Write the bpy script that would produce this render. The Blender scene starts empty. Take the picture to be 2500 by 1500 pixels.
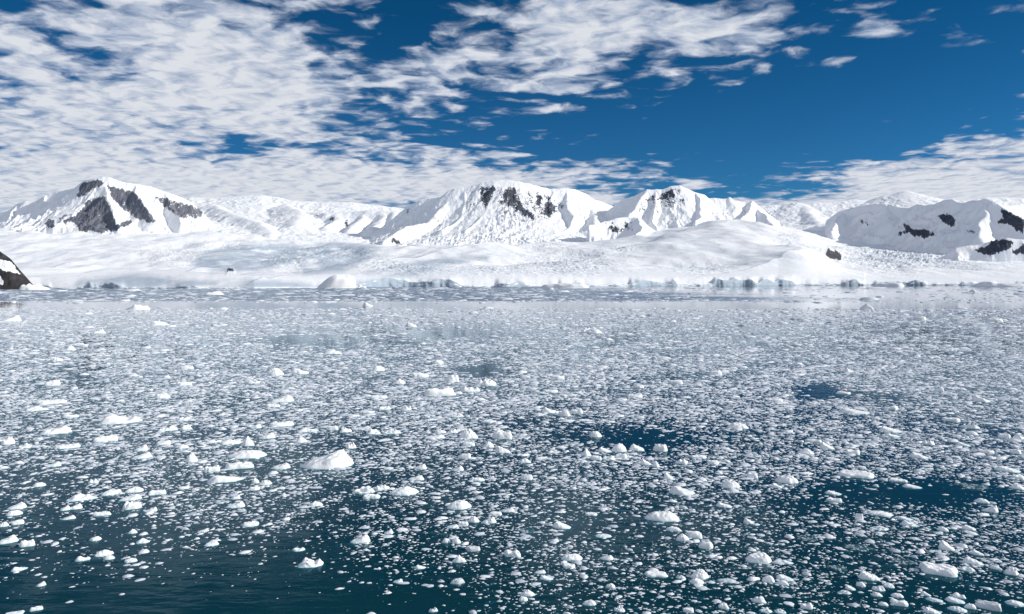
import bpy, math, random
import numpy as np

# ------------------------------------------------------------------ frame
# Distances are metres. The camera stands on a ship's rail, 14 m above the water,
# looking along +Y.  px() / ray maths only turn measured directions into real places.
CAM_H = 14.0
F = 1962.0            # focal length in photo pixels
CX, HY = 1250.0, 686.0
SC = bpy.context.scene
COL = SC.collection
rng = np.random.default_rng(7)

def link(o):
    COL.objects.link(o)
    return o

def np_mesh(name, verts, quads=None, tris=None, smooth=True, attrs=None):
    """verts Nx3, quads Mx4, tris Kx3 -> mesh"""
    me = bpy.data.meshes.new(name)
    nq = 0 if quads is None else len(quads)
    nt = 0 if tris is None else len(tris)
    me.vertices.add(len(verts))
    me.vertices.foreach_set('co', np.asarray(verts, np.float32).ravel())
    me.loops.add(nq * 4 + nt * 3)
    me.polygons.add(nq + nt)
    li, ls = [], []
    if nq:
        li.append(np.asarray(quads, np.int32).ravel()); ls.append(np.arange(nq) * 4)
    if nt:
        li.append(np.asarray(tris, np.int32).ravel()); ls.append(nq * 4 + np.arange(nt) * 3)
    me.loops.foreach_set('vertex_index', np.concatenate(li).astype(np.int32))
    me.polygons.foreach_set('loop_start', np.concatenate(ls).astype(np.int32))
    if smooth:
        me.polygons.foreach_set('use_smooth', np.ones(nq + nt, bool))
    me.update(calc_edges=True)
    for k, v in (attrs or {}).items():
        a = me.attributes.new(k, 'FLOAT', 'POINT')
        a.data.foreach_set('value', np.asarray(v, np.float32))
    return me

# ------------------------------------------------------------------ noise
_perm = np.random.default_rng(3).permutation(512).astype(np.int64)
_grad = np.stack([np.cos(np.arange(512) * 2.399963), np.sin(np.arange(512) * 2.399963)], 1)

def perlin(x, y):
    xi = np.floor(x).astype(np.int64); yi = np.floor(y).astype(np.int64)
    xf = x - xi; yf = y - yi
    def g(ix, iy):
        h = _perm[(_perm[ix & 511] + iy) & 511]
        return _grad[h]
    u = xf * xf * xf * (xf * (xf * 6 - 15) + 10); v = yf * yf * yf * (yf * (yf * 6 - 15) + 10)
    def d(ix, iy, dx, dy):
        gg = g(ix, iy)
        return gg[..., 0] * dx + gg[..., 1] * dy
    a = d(xi, yi, xf, yf); b = d(xi + 1, yi, xf - 1, yf)
    c = d(xi, yi + 1, xf, yf - 1); e = d(xi + 1, yi + 1, xf - 1, yf - 1)
    return ((a * (1 - u) + b * u) * (1 - v) + (c * (1 - u) + e * u) * v) * 1.5

def fbm(x, y, oct=5, rough=0.5):
    s = 0; a = 1.0; t = 0
    for i in range(oct):
        s = s + a * perlin(x * 2 ** i + 17.3 * i, y * 2 ** i - 9.1 * i); t += a; a *= rough
    return s / t

def ridged(x, y, oct=5, rough=0.55):
    s = 0; a = 1.0; t = 0
    for i in range(oct):
        n = 1 - np.abs(perlin(x * 2 ** i + 31.7 * i, y * 2 ** i + 5.9 * i)) * 1.6
        s = s + a * n * np.abs(n); t += a; a *= rough
    return s / t

def sstep(a, b, x):
    t = np.clip((x - a) / (b - a), 0, 1)
    return t * t * (3 - 2 * t)

# ------------------------------------------------------------------ node helpers
class NT:
    def __init__(self, tree):
        self.t = tree; self.t.nodes.clear()
    def n(self, typ, ins=None, **props):
        nd = self.t.nodes.new(typ)
        for k, v in props.items(): setattr(nd, k, v)
        for k, v in (ins or {}).items():
            s = nd.inputs[k]
            if isinstance(v, bpy.types.NodeSocket): self.t.links.new(v, s)
            else: s.default_value = v
        return nd
    def m(self, op, a, b=0.0, c=None, clamp=False):
        ins = {0: a, 1: b}
        if c is not None: ins[2] = c
        return self.n('ShaderNodeMath', ins, operation=op, use_clamp=clamp).outputs[0]
    def mix(self, f, a, b):
        nd = self.n('ShaderNodeMix', {0: f}, data_type='RGBA')
        for s, v in ((nd.inputs[6], a), (nd.inputs[7], b)):
            if isinstance(v, bpy.types.NodeSocket): self.t.links.new(v, s)
            else: s.default_value = v
        return nd.outputs[2]
    def step(self, x, lo, hi):
        return self.n('ShaderNodeMapRange', {0: x, 1: lo, 2: hi, 3: 0.0, 4: 1.0}, interpolation_type='SMOOTHSTEP').outputs[0]
    def noise(self, vec, scale, detail=4, rough=.5, dist=0.0, dim='3D'):
        return self.n('ShaderNodeTexNoise', {'Vector': vec, 'Scale': scale, 'Detail': detail, 'Roughness': rough, 'Distortion': dist}, noise_dimensions=dim).outputs[0]
    def attr(self, name):
        return self.n('ShaderNodeAttribute', attribute_name=name).outputs['Fac']
    def scalev(self, vec, s):
        return self.n('ShaderNodeVectorMath', {0: vec, 1: s}, operation='MULTIPLY').outputs[0]

def material(name):
    m = bpy.data.materials.new(name); m.use_nodes = True
    return m, NT(m.node_tree)

def c4(r, g, b): return (r, g, b, 1.0)
# ------------------------------------------------------------------ camera, sun, world
SUN_AZ, SUN_EL = math.radians(93), math.radians(25)      # to the right, a little behind the ship

cam = bpy.data.cameras.new('camera')
cam.sensor_width = 36.0; cam.lens = 36.0 * F / 2500.0
cam.shift_y = -(750.0 - HY) / 2500.0
cam.clip_start = 0.5; cam.clip_end = 60000
co = link(bpy.data.objects.new('camera', cam))
co.location = (0, 0, CAM_H); co.rotation_euler = (math.radians(90), 0, 0)
SC.camera = co

sun = bpy.data.lights.new('sun', 'SUN')
sun.energy = 4.8; sun.angle = math.radians(0.53); sun.color = (1.0, 0.955, 0.88)
so = link(bpy.data.objects.new('sun', sun))
from mathutils import Vector
sdir = Vector((math.cos(SUN_EL) * math.sin(SUN_AZ), math.cos(SUN_EL) * math.cos(SUN_AZ), math.sin(SUN_EL)))
so.rotation_euler = sdir.to_track_quat('Z', 'Y').to_euler()
so.location = (300, 60, 400)

world = bpy.data.worlds.new('World'); SC.world = world
world.use_nodes = True
w = NT(world.node_tree)
D = w.n('ShaderNodeTexCoord').outputs['Generated']
sep = w.n('ShaderNodeSeparateXYZ', {0: D}).outputs
dx, dy, dz = sep[0], sep[1], sep[2]
front = w.step(dy, 0.05, 0.35)
dyc = w.m('MAXIMUM', dy, 0.05)
U = w.m('MULTIPLY_ADD', w.m('DIVIDE', dx, dyc), F, CX)       # direction in degrees-like units (photo pixels)
V = w.m('MULTIPLY_ADD', w.m('DIVIDE', dz, dyc), -F, HY)
sky = w.n('ShaderNodeTexSky', sky_type='NISHITA', sun_disc=False, sun_elevation=SUN_EL, sun_rotation=SUN_AZ,
          altitude=0.0, air_density=1.0, dust_density=0.0, ozone_density=1.0).outputs[0]
el = w.m('MAXIMUM', dz, 0.0)
# polarised, very clear antarctic air: deeper and bluer than the plain model
SKY_LO, SKY_HI = c4(0.095, 0.365, 0.72), c4(0.022, 0.260, 0.48)
tint = w.mix(w.step(el, 0.03, 0.34), SKY_LO, SKY_HI)
skyc = w.n('ShaderNodeMix', {0: 1.0}, data_type='RGBA', blend_type='MULTIPLY')
w.t.links.new(sky, skyc.inputs[6]); w.t.links.new(tint, skyc.inputs[7])
skyc = skyc.outputs[2]

# cloud layer: noise on a flat deck overhead, so it foreshortens to the horizon
dzp = w.m('ADD', el, 0.085)
P = w.n('ShaderNodeCombineXYZ', {0: w.m('MULTIPLY', w.m('DIVIDE', dx, dzp), 0.90), 1: w.m('DIVIDE', dy, dzp), 2: 0.0}).outputs[0]
warp = w.n('ShaderNodeTexNoise', {'Vector': P, 'Scale': 5.0, 'Detail': 3.0}, noise_dimensions='2D').outputs['Color']
Pw = w.n('ShaderNodeVectorMath', {0: warp, 1: (0.13, 0.13, 0.0), 2: P}, operation='MULTIPLY_ADD').outputs[0]
nA = w.noise(Pw, 3.0, 3, 0.5, dim='2D')
nB = w.noise(Pw, 8.0, 8, 0.55, dim='2D')
vor = w.n('ShaderNodeTexVoronoi', {'Vector': Pw, 'Scale': 9.0, 'Randomness': 1.0}, feature='F1', voronoi_dimensions='2D').outputs[0]
# (cx, cy, sx, sy, amplitude, tilt): where the deck is thick and where it is broken
COV = [(20, 230, 430, 300, .52, 0), (520, 70, 200, 150, .40, 0), (600, 170, 180, 80, .22, 0), (430, 300, 330, 100, .14, 0),
       (660, 300, 200, 40, .26, 0), (880, 230, 210, 70, .22, -6), (830, 110, 90, 40, .12, 0), (1010, 205, 100, 14, .16, -4), (1030, 240, 80, 10, .16, 0),
       (250, 455, 560, 60, .40, 0), (760, 405, 330, 34, .34, 0), (700, 470, 420, 40, .40, 0), (1040, 462, 230, 26, .40, 0),
       (1140, 150, 110, 45, .30, 0), (1050, 50, 80, 26, .24, 0), (1100, 365, 130, 16, .26, 0), (1180, 430, 180, 22, .30, 0),
       (1400, 50, 170, 90, .42, 0), (1520, 120, 190, 60, .28, -8), (1370, 180, 100, 45, .26, 0), (1720, 35, 190, 60, .30, 0), (1840, 135, 120, 26, .30, -6),
       (1320, 215, 70, 18, .34, 0), (1335, 267, 70, 9, .42, 0), (1690, 178, 80, 18, .30, 4), (1530, 245, 100, 22, .22, 0), (1800, 85, 90, 16, .26, 0),
       (2120, 55, 90, 26, .26, 0), (2140, 88, 45, 10, .24, 0), (2310, 75, 90, 14, .26, 0),
       (1480, 400, 190, 14, .32, -3), (1440, 428, 220, 14, .32, 0), (1500, 450, 90, 6, .36, 0),
       (2430, 390, 250, 58, .78, 13), (2080, 420, 140, 20, .42, 3), (2200, 452, 150, 10, .3, 0), (2380, 478, 230, 30, .95, 0), (2230, 490, 120, 14, .6, 0),
       (1475, 486, 34, 13, .9, 0), (1692, 453, 30, 9, .9, 8), (1820, 492, 60, 8, .5, 0), (1990, 496, 140, 6, .5, 0),
       (560, 372, 100, 24, -.34, 0), (470, 55, 100, 28, -.16, 0), (330, 85, 90, 26, -.14, 0), (420, 235, 60, 14, -.10, 0), (990, 95, 80, 30, -.18, 0),
       (620, -330, 520, 130, -.40, 0), (2000, 300, 420, 100, -.20, 0), (2300, 190, 300, 70, -.22, 0), (1750, 330, 420, 60, -.24, 0)]
UV = w.n('ShaderNodeCombineXYZ', {0: U, 1: V, 2: 0.0}).outputs[0]
cov = 0.0
for cx, cy, sx, sy, a, rot in COV:
    q = UV
    if rot:
        q = w.n('ShaderNodeVectorRotate', {'Vector': UV, 'Center': (cx, cy, 0), 'Angle': math.radians(rot)}, rotation_type='Z_AXIS').outputs[0]
    q = w.n('ShaderNodeVectorMath', {0: q, 1: (1 / sx, 1 / sy, 0), 2: (-cx / sx, -cy / sy, 0)}, operation='MULTIPLY_ADD').outputs[0]
    q = w.n('ShaderNodeVectorMath', {0: q, 1: q}, operation='DOT_PRODUCT').outputs[1]
    cov = w.m('MULTIPLY_ADD', w.m('POWER', 0.5488, q), a, cov)
covf = w.m('ADD', w.m('MULTIPLY', w.m('SUBTRACT', cov, 0.245), front), w.m('MULTIPLY', w.m('SUBTRACT', 1.0, front), 0.26))  # unseen cloud behind the camera, thickened to add ambient fill
puff = w.m('SUBTRACT', 0.52, vor)
dens = w.m('MULTIPLY_ADD', w.m('SUBTRACT', nA, .5), 1.15, w.m('MULTIPLY', w.m('SUBTRACT', nB, .5), 1.35))
dens = w.m('MULTIPLY_ADD', puff, 0.40, dens)
dens = w.m('MULTIPLY_ADD', dens, w.step(el, 0.015, 0.13), w.m('MULTIPLY', covf, 1.15))
alpha = w.m('POWER', w.step(dens, -0.14, 0.36), 1.15)
thick = w.step(dens, 0.10, 0.75)
lit = w.noise(w.n('ShaderNodeVectorMath', {0: Pw, 1: (0.030, 0.015, 0.0)}).outputs[0], 8.0, 5, .55, dim='2D')
shade = w.m('MULTIPLY_ADD', w.m('SUBTRACT', nB, lit), 2.2, w.m('MULTIPLY_ADD', thick, 0.75, .12), clamp=True)
cloudc = w.mix(shade, c4(0.38, 0.46, 0.61), c4(0.74, 0.765, 0.82))
SKY_STRENGTH = 0.1
cl = w.n('ShaderNodeVectorMath', {0: cloudc, 1: (1 / SKY_STRENGTH,) * 3}, operation='MULTIPLY').outputs[0]
skyfin = w.mix(w.m('MULTIPLY', alpha, 0.97), skyc, cl)
bg = w.n('ShaderNodeBackground', {'Color': skyfin, 'Strength': SKY_STRENGTH})
wo = w.n('ShaderNodeOutputWorld', {'Surface': bg.outputs[0]})
world.cycles.sampling_method = 'MANUAL'; world.cycles.sample_map_resolution = 512

vs = SC.view_settings
SC.display_settings.display_device = 'sRGB'
vs.view_transform = 'Standard'; vs.look = 'None'; vs.exposure = 0.0; vs.gamma = 1.0; vs.use_curve_mapping = False
SC.render.engine = 'CYCLES'
SC.cycles.max_bounces = 5; SC.cycles.diffuse_bounces = 3; SC.cycles.glossy_bounces = 2
SC.cycles.transparent_max_bounces = 6; SC.cycles.transmission_bounces = 2
SC.cycles.caustics_reflective = False; SC.cycles.caustics_refractive = False
# ------------------------------------------------------------------ places
def place(px, py, d):
    """real point whose direction from the ship is (px, py) and whose distance along +Y is d"""
    return np.array([(px - CX) / F * d, d, CAM_H + (HY - py) / F * d])

def ground(px, py):
    d = CAM_H * F / (py - HY)
    return np.array([(px - CX) / F * d, d])

# ------------------------------------------------------------------ snow and rock
def snow_rock_material(name, dark, brown, streak=1.0, ice=0.35, bumpd=6.0):
    m, t = material(name)
    P = t.n('ShaderNodeTexCoord').outputs['Object']
    n1 = t.noise(t.scalev(P, (.026, .010, .010 * streak)), 1.0, 8, .68)
    n2 = t.noise(t.scalev(P, (.11, .05, .05)), 1.0, 4, .6)
    n3 = t.noise(P, 0.004, 4, .5)
    rock = t.attr('rock')
    f = t.m('ADD', t.m('MULTIPLY', rock, .79), t.m('MULTIPLY', t.m('SUBTRACT', t.m('MULTIPLY_ADD', n2, 0.45, t.m('MULTIPLY', n1, .55)), 0.5), 1.7))
    f = t.step(f, 0.52, 0.62)
    f = t.m('MULTIPLY', f, t.step(rock, 0.02, 0.15))
    rc = t.mix(t.step(n3, .42, .58), c4(*dark), c4(*brown))
    rc = t.mix(t.m('MULTIPLY', t.step(n2, .45, .7), .55), rc, c4(*[min(1, x * 2.4) for x in brown]))
    geo = t.n('ShaderNodeNewGeometry')
    nz = t.n('ShaderNodeSeparateXYZ', {0: geo.outputs['True Normal']}).outputs[2]
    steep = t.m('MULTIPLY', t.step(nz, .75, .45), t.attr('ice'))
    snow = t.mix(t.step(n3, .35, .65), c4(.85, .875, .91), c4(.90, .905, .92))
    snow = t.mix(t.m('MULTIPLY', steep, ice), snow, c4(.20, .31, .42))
    bare_shade = t.m('MULTIPLY', t.attr('bare_shade'), t.step(t.noise(t.scalev(P, (.012, .004, .02)), 1.0, 5, .6), .26, .56))
    snow = t.mix(bare_shade, snow, c4(.47, .54, .62))  # grey-blue for bare broken ice and for painted cloud shade
    base = t.mix(f, snow, rc)
    b1 = t.noise(t.scalev(P, (.05, .03, .05)), 1.0, 6, .62)
    bump = t.n('ShaderNodeBump', {'Strength': 0.55, 'Distance': bumpd, 'Height': b1})
    bs = t.n('ShaderNodeBsdfPrincipled', {'Base Color': base, 'Roughness': t.m('MULTIPLY_ADD', f, .2, .65), 'Specular IOR Level': .25, 'Normal': bump.outputs[0]})
    t.n('ShaderNodeOutputMaterial', {0: bs.outputs[0]})
    return m

MAT_SNOW = snow_rock_material('snow_and_slate', (.035, .048, .072), (.060, .066, .085))
MAT_SNOW_HAZED = snow_rock_material('snow_and_hazed_rock', (.085, .100, .135), (.118, .124, .150), 0.5)  # distance haze put into the rock colour: paler and bluer than the slate
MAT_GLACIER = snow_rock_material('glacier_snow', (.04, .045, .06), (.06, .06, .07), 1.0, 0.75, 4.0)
MAT_HEAD = snow_rock_material('dark_headland', (.020, .022, .028), (.035, .032, .034), 1.0, .3, 5.0)

def tile(ox, oy, s, pts):
    return [(ox + x * s, oy + y * s) for x, y in pts]

K = 640 / 2473.0
T1 = lambda *p: tile(0, 380, K, p)
T2 = lambda *p: tile(620, 380, K, p)
T3 = lambda *p: tile(1240, 380, K, p)
T4 = lambda *p: tile(1860, 380, K, p)

def poly_sd(px, py, poly):
    """signed distance in direction units, positive inside"""
    P = np.array(poly); Q = np.roll(P, -1, 0)
    best = np.full(px.shape, 1e9); inside = np.zeros(px.shape, bool)
    for (ax, ay), (bx, by) in zip(P, Q):
        ex, ey = bx - ax, by - ay
        t = np.clip(((px - ax) * ex + (py - ay) * ey) / (ex * ex + ey * ey + 1e-9), 0, 1)
        best = np.minimum(best, np.hypot(px - ax - t * ex, py - ay - t * ey))
        if abs(ey) > 1e-9:
            inside ^= ((ay > py) != (by > py)) & (px < ex * (py - ay) / ey + ax)
    return np.where(inside, best, -best)

def rock_mask(px, py, patches, seed, teeth=4):
    r = np.zeros(px.shape)
    jx = 7 * fbm(px / 15 + seed, py / 22, 5, .62); jy = 5 * fbm(px / 15, py / 15 + seed + 40, 5, .62) + teeth * fbm(px / 6.5 + seed, py / 60, 3)
    for poly, amt in patches:
        P = np.array(poly); x0, y0 = P.min(0) - 14; x1, y1 = P.max(0) + 14
        k = (px > x0) & (px < x1) & (py > y0) & (py < y1)
        if k.any():
            sd = poly_sd(px[k] + jx[k], py[k] + jy[k], poly)
            r[k] = np.maximum(r[k], sstep(-8, 8, sd) * amt * 1.12)
    return r

def grid_quads(nr, nc):
    i = np.arange((nr - 1) * (nc - 1)); r, c = i // (nc - 1), i % (nc - 1)
    a = r * nc + c
    return np.stack([a, a + 1, a + nc + 1, a + nc], 1)

def add_sheet(name, X, Y, Z, mat, attrs, kind='structure'):
    nr, nc = X.shape
    me = np_mesh(name, np.stack([X, Y, Z], -1).reshape(-1, 3), grid_quads(nr, nc), attrs={k: v.ravel() for k, v in attrs.items()})
    me.materials.append(mat)
    o = link(bpy.data.objects.new(name, me)); o['kind'] = kind
    return o

def mountain(name, px0, px1, d0, d1, ridges, patches, mat, step=1.5, dstep=10.0, k=1.05, L=650.0, amp=26.0, flute=7.0, rnd=22.0, seed=1.0, crestn=7.0):
    cols = np.arange(px0, px1 + .1, step); ds = np.arange(d0, d1 + 1, dstep)
    PX, Y = np.meshgrid(cols, ds)
    X = (PX - CX) / F * Y
    wx = X + 45 * fbm(X / 260 + seed, Y / 260, 3); wy = Y + 45 * fbm(X / 260 + 7, Y / 260 + seed, 3)
    Z = np.full(X.shape, -400.0); near = np.full(X.shape, 1e9)
    for rd in ridges:
        kk, pts = (rd[0], rd[1:]) if not isinstance(rd[0], tuple) else (k, rd)
        W = [place(*p) for p in pts]
        crest = rd is ridges[0]
        for a, b in zip(W[:-1], W[1:]):
            ex, ey = b[0] - a[0], b[1] - a[1]
            qx, qy = (X, Y) if crest else (wx, wy)
            t = np.clip(((qx - a[0]) * ex + (qy - a[1]) * ey) / (ex * ex + ey * ey), 0, 1)
            dist = np.hypot(qx - a[0] - t * ex, qy - a[1] - t * ey)
            dd = np.sqrt(dist * dist + rnd * rnd) - rnd
            z = a[2] + t * (b[2] - a[2]) - kk * L * (1 - np.exp(-dd / L))
            Z = np.maximum(Z, z); near = np.minimum(near, dist)
    fade = sstep(15, 160, near)
    Z = Z + fade * amp * (ridged(X / 170 + seed, Y / 230, 4, .5) - .45) * 1.6
    Z = Z + fade * flute * ridged(X / 34 + seed, Y / 210 + 3, 3)
    Z = Z + 5 * fbm(X / 40, Y / 40 + seed, 4) * sstep(0, 60, near) + crestn * fbm(X / 52 + seed * 3, Y / 90, 4)
    ed = np.minimum(np.minimum((PX - px0) / 28.0, (px1 - PX) / 28.0), (Y - d0) / 160.0)
    Z = Z - 700 * (1 - sstep(0, 1, ed))
    PY = HY - (Z - CAM_H) / Y * F
    rk = rock_mask(PX, PY, patches, seed)
    Z = Z + rk * 9 * ridged(X / 22 + 9, Y / 60 + seed, 4)
    return add_sheet(name, X, Y, Z, mat, {'rock': rk, 'ice': np.zeros(X.shape)})

# ---- far snow plateau, left of centre
mountain('snow_plateau', 380, 1160, 5900, 9000,
    [[(380, 488, 8600), (440, 484, 8600), (479, 482, 8500), (518, 483.5, 8500), (595, 478, 8500), (640, 477, 8500), (672, 481, 8500), (705, 489, 8400), (775, 493, 8400), (853, 494, 8400), (918, 501, 8400), (956, 506, 8400), (1000, 511, 8400), (1160, 516, 8400)],
     [.55, (520, 498, 8000), (560, 520, 7300), (640, 545, 6700), (660, 572, 6100)],
     [.4, (700, 500, 7900), (735, 520, 7300), (720, 550, 6700)],
     [.8, (748, 519, 7400), (800, 520, 7300), (860, 517, 7300), (920, 513, 7300), (990, 520, 7200)],
     [1.1, (815, 520, 7300), (822, 535, 7050), (800, 552, 6850)],
     [1.1, (880, 518, 7300), (884, 535, 7050), (850, 566, 6750)],
     [1.1, (930, 515, 7300), (935, 535, 7000), (905, 556, 6750)],
     [1.1, (960, 517, 7200), (962, 540, 6900), (940, 566, 6600)]],
    [(T2((490, 540), (560, 550), (690, 545), (700, 580), (600, 592), (520, 575)), 0.70), (T2((540, 680), (600, 720), (610, 740), (560, 715)), 0.58),
     (T2((720, 560), (790, 560), (760, 640), (690, 620)), 0.68), (T2((850, 590), (920, 580), (900, 690), (830, 680)), 0.70), (T2((930, 580), (1000, 620), (960, 650)), 0.50),
     (T2((1000, 700), (1110, 730), (1090, 755), (960, 745)), 0.58)],
    MAT_SNOW, step=2, dstep=14, k=.36, L=2500, amp=9, flute=2, rnd=60, seed=2.3, crestn=1.0)

# ---- far snow crest, right
mountain('snow_crest', 1780, 2760, 6400, 9200,
    [[(1780, 520, 8600), (1846, 503, 8600), (1880, 501, 8600), (1912, 500, 8600), (1943, 495, 8500), (1963, 499, 8500), (1989, 495, 8500), (2020, 494, 8500), (2054, 491, 8500), (2085, 488, 8500), (2130, 490, 8500), (2145, 487, 8400), (2163, 478, 8400), (2183, 475, 8400), (2196, 480, 8400), (2209, 467, 8400), (2235, 474, 8400), (2270, 484, 8400), (2313, 490, 8400), (2352, 488, 8400), (2403, 482, 8400), (2500, 484, 8400), (2760, 480, 8400)],
     [.5, (1960, 499, 8450), (1985, 530, 7700), (2010, 556, 7000)], [.5, (2120, 492, 8400), (2110, 510, 7900), (2085, 545, 7300)],
     [.6, (2209, 468, 8350), (2225, 490, 8000), (2240, 520, 7500)]],
    [], MAT_SNOW, step=2, dstep=14, k=.42, L=1500, amp=10, flute=2, rnd=60, seed=5.1, crestn=2.0)

# ---- rocky mountain, left
mountain('mountain', -120, 560, 5700, 7600,
    [[(-120, 530, 7000), (0, 517, 6900), (34, 510, 6900), (39, 500, 6850), (62, 491, 6800), (93, 490, 6800), (114, 476, 6700), (145, 468, 6700), (181, 460, 6600), (191, 452, 6600), (207, 441, 6550), (228, 436, 6500), (248, 432, 6500), (269, 434, 6500), (298, 445, 6500), (331, 449, 6520), (367, 456, 6550), (404, 468, 6600), (440, 481, 6600), (466, 495, 6600), (492, 517, 6600), (520, 548, 6600)],
     [1.2, (250, 434, 6500), (264, 470, 6320), (273, 500, 6200), (284, 530, 6050), (300, 558, 5900)],
     [1.0, (207, 443, 6550), (196, 480, 6380), (165, 520, 6200), (120, 548, 6000)],
     [1.3, (331, 452, 6500), (350, 500, 6280), (370, 540, 6100)],
     [1.3, (404, 470, 6580), (420, 510, 6400), (440, 545, 6200)],
     [1.2, (114, 478, 6700), (95, 520, 6450), (60, 550, 6200)],
     [1.2, (40, 502, 6800), (20, 535, 6500)]],
    [(T1((715, 390), (740, 310), (790, 250), (930, 230), (990, 262), (850, 345), (760, 402)), 1.08),
     (T1((870, 390), (1000, 380), (1060, 520), (1110, 640), (1230, 600), (1275, 650), (1080, 720), (950, 745), (730, 722), (690, 640), (600, 665), (580, 610), (720, 560), (800, 440)), 0.88),
     (T1((1000, 270), (1160, 310), (1290, 350), (1440, 560), (1510, 640), (1390, 650), (1250, 590), (1120, 490), (1030, 400)), 0.84),
     (T1((1420, 365), (1560, 390), (1700, 430), (1920, 500), (1915, 605), (1720, 615), (1610, 545), (1500, 460)), 0.80),
     (T1((405, 655), (460, 595), (520, 620), (525, 685), (430, 685)), 1.03), (T1((530, 580), (640, 540), (660, 560), (560, 640)), 0.70),
     (T1((450, 370), (580, 340), (570, 365), (460, 382)), 0.63), (T1((60, 590), (120, 590), (110, 610), (55, 610)), 0.68), (T1((170, 490), (220, 500), (200, 525)), 0.68), (T1((630, 340), (700, 330), (650, 380)), 0.48)],
    MAT_SNOW_HAZED, step=1.5, dstep=9, k=1.25, L=520, amp=30, flute=14, rnd=6, seed=3.7)

# ---- domed mountain, centre
mountain('mountain', 880, 1540, 5000, 7300,
    [[(900, 600, 6500), (940, 565, 6600), (975, 525, 6700), (995, 507, 6700), (1008, 498, 6650), (1031, 489, 6600), (1044, 486, 6600), (1083, 480, 6520), (1099, 465, 6500), (1112, 460, 6500), (1151, 455, 6500), (1176, 447, 6500), (1205, 441, 6500), (1236, 440, 6500), (1266, 443, 6500), (1292, 449, 6520), (1318, 456, 6550), (1341, 461, 6580), (1382, 460, 6600), (1408, 464, 6650), (1426, 472, 6700), (1447, 486, 6700), (1465, 493, 6800), (1499, 505, 6900), (1540, 530, 6900)],
     [1.15, (1103, 464, 6500), (1085, 500, 6300), (1065, 525, 6150), (1050, 545, 6050), (990, 553, 5850), (940, 588, 5550)],
     [1.3, (1143, 457, 6500), (1131, 495, 6300), (1125, 525, 6120), (1105, 545, 5980), (1085, 560, 5800)],
     [1.3, (1238, 442, 6500), (1215, 480, 6320), (1195, 515, 6130), (1165, 540, 5980), (1140, 562, 5750)],
     [1.3, (1290, 451, 6510), (1300, 490, 6330), (1325, 530, 6120), (1335, 560, 5900)],
     [1.3, (1352, 463, 6580), (1345, 490, 6400), (1338, 515, 6230)],
     [1.25, (1385, 461, 6600), (1384, 495, 6380), (1399, 528, 6150), (1388, 556, 5950), (1345, 574, 5700)],
     [.6, (1440, 482, 6700), (1455, 520, 6350), (1450, 550, 6000)]],
    [(T3((-130, 285), (330, 330), (560, 470), (440, 610), (230, 670), (-90, 590)), 0.59), (T2((1960, 330), (2290, 270), (2240, 470), (2060, 560), (1960, 500)), 0.51), (T2((2110, 300), (2270, 270), (2290, 320), (2240, 440), (2180, 540), (2130, 420)), 0.78),
     (T3((0, 290), (90, 310), (150, 470), (230, 540), (275, 600), (240, 645), (160, 590), (60, 520), (-40, 470), (-60, 330)), 0.78),
     (T3((120, 470), (200, 510), (262, 590), (235, 640), (170, 590)), 0.82),
     (T3((250, 370), (335, 365), (330, 460), (290, 500), (250, 470)), 0.82),
     (T3((350, 440), (420, 420), (450, 470), (520, 440), (520, 490), (460, 510), (440, 560), (380, 600), (320, 550)), 0.82),
     (T2((1280, 770), (1330, 765), (1390, 830), (1450, 835), (1400, 855), (1340, 850), (1285, 830)), 0.82),
     (T2((1430, 510), (1480, 480), (1470, 540), (1440, 560)), 0.77), (T2((1500, 520), (1590, 460), (1560, 510), (1510, 545)), 0.74),
     (T2((1700, 570), (1740, 590), (1790, 690), (1740, 680)), 0.71), (T2((2170, 620), (2210, 660), (2195, 680)), 0.77)],
    MAT_SNOW, step=1.5, dstep=9, k=1.0, L=720, amp=11, flute=8, rnd=20, seed=8.2)

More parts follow.
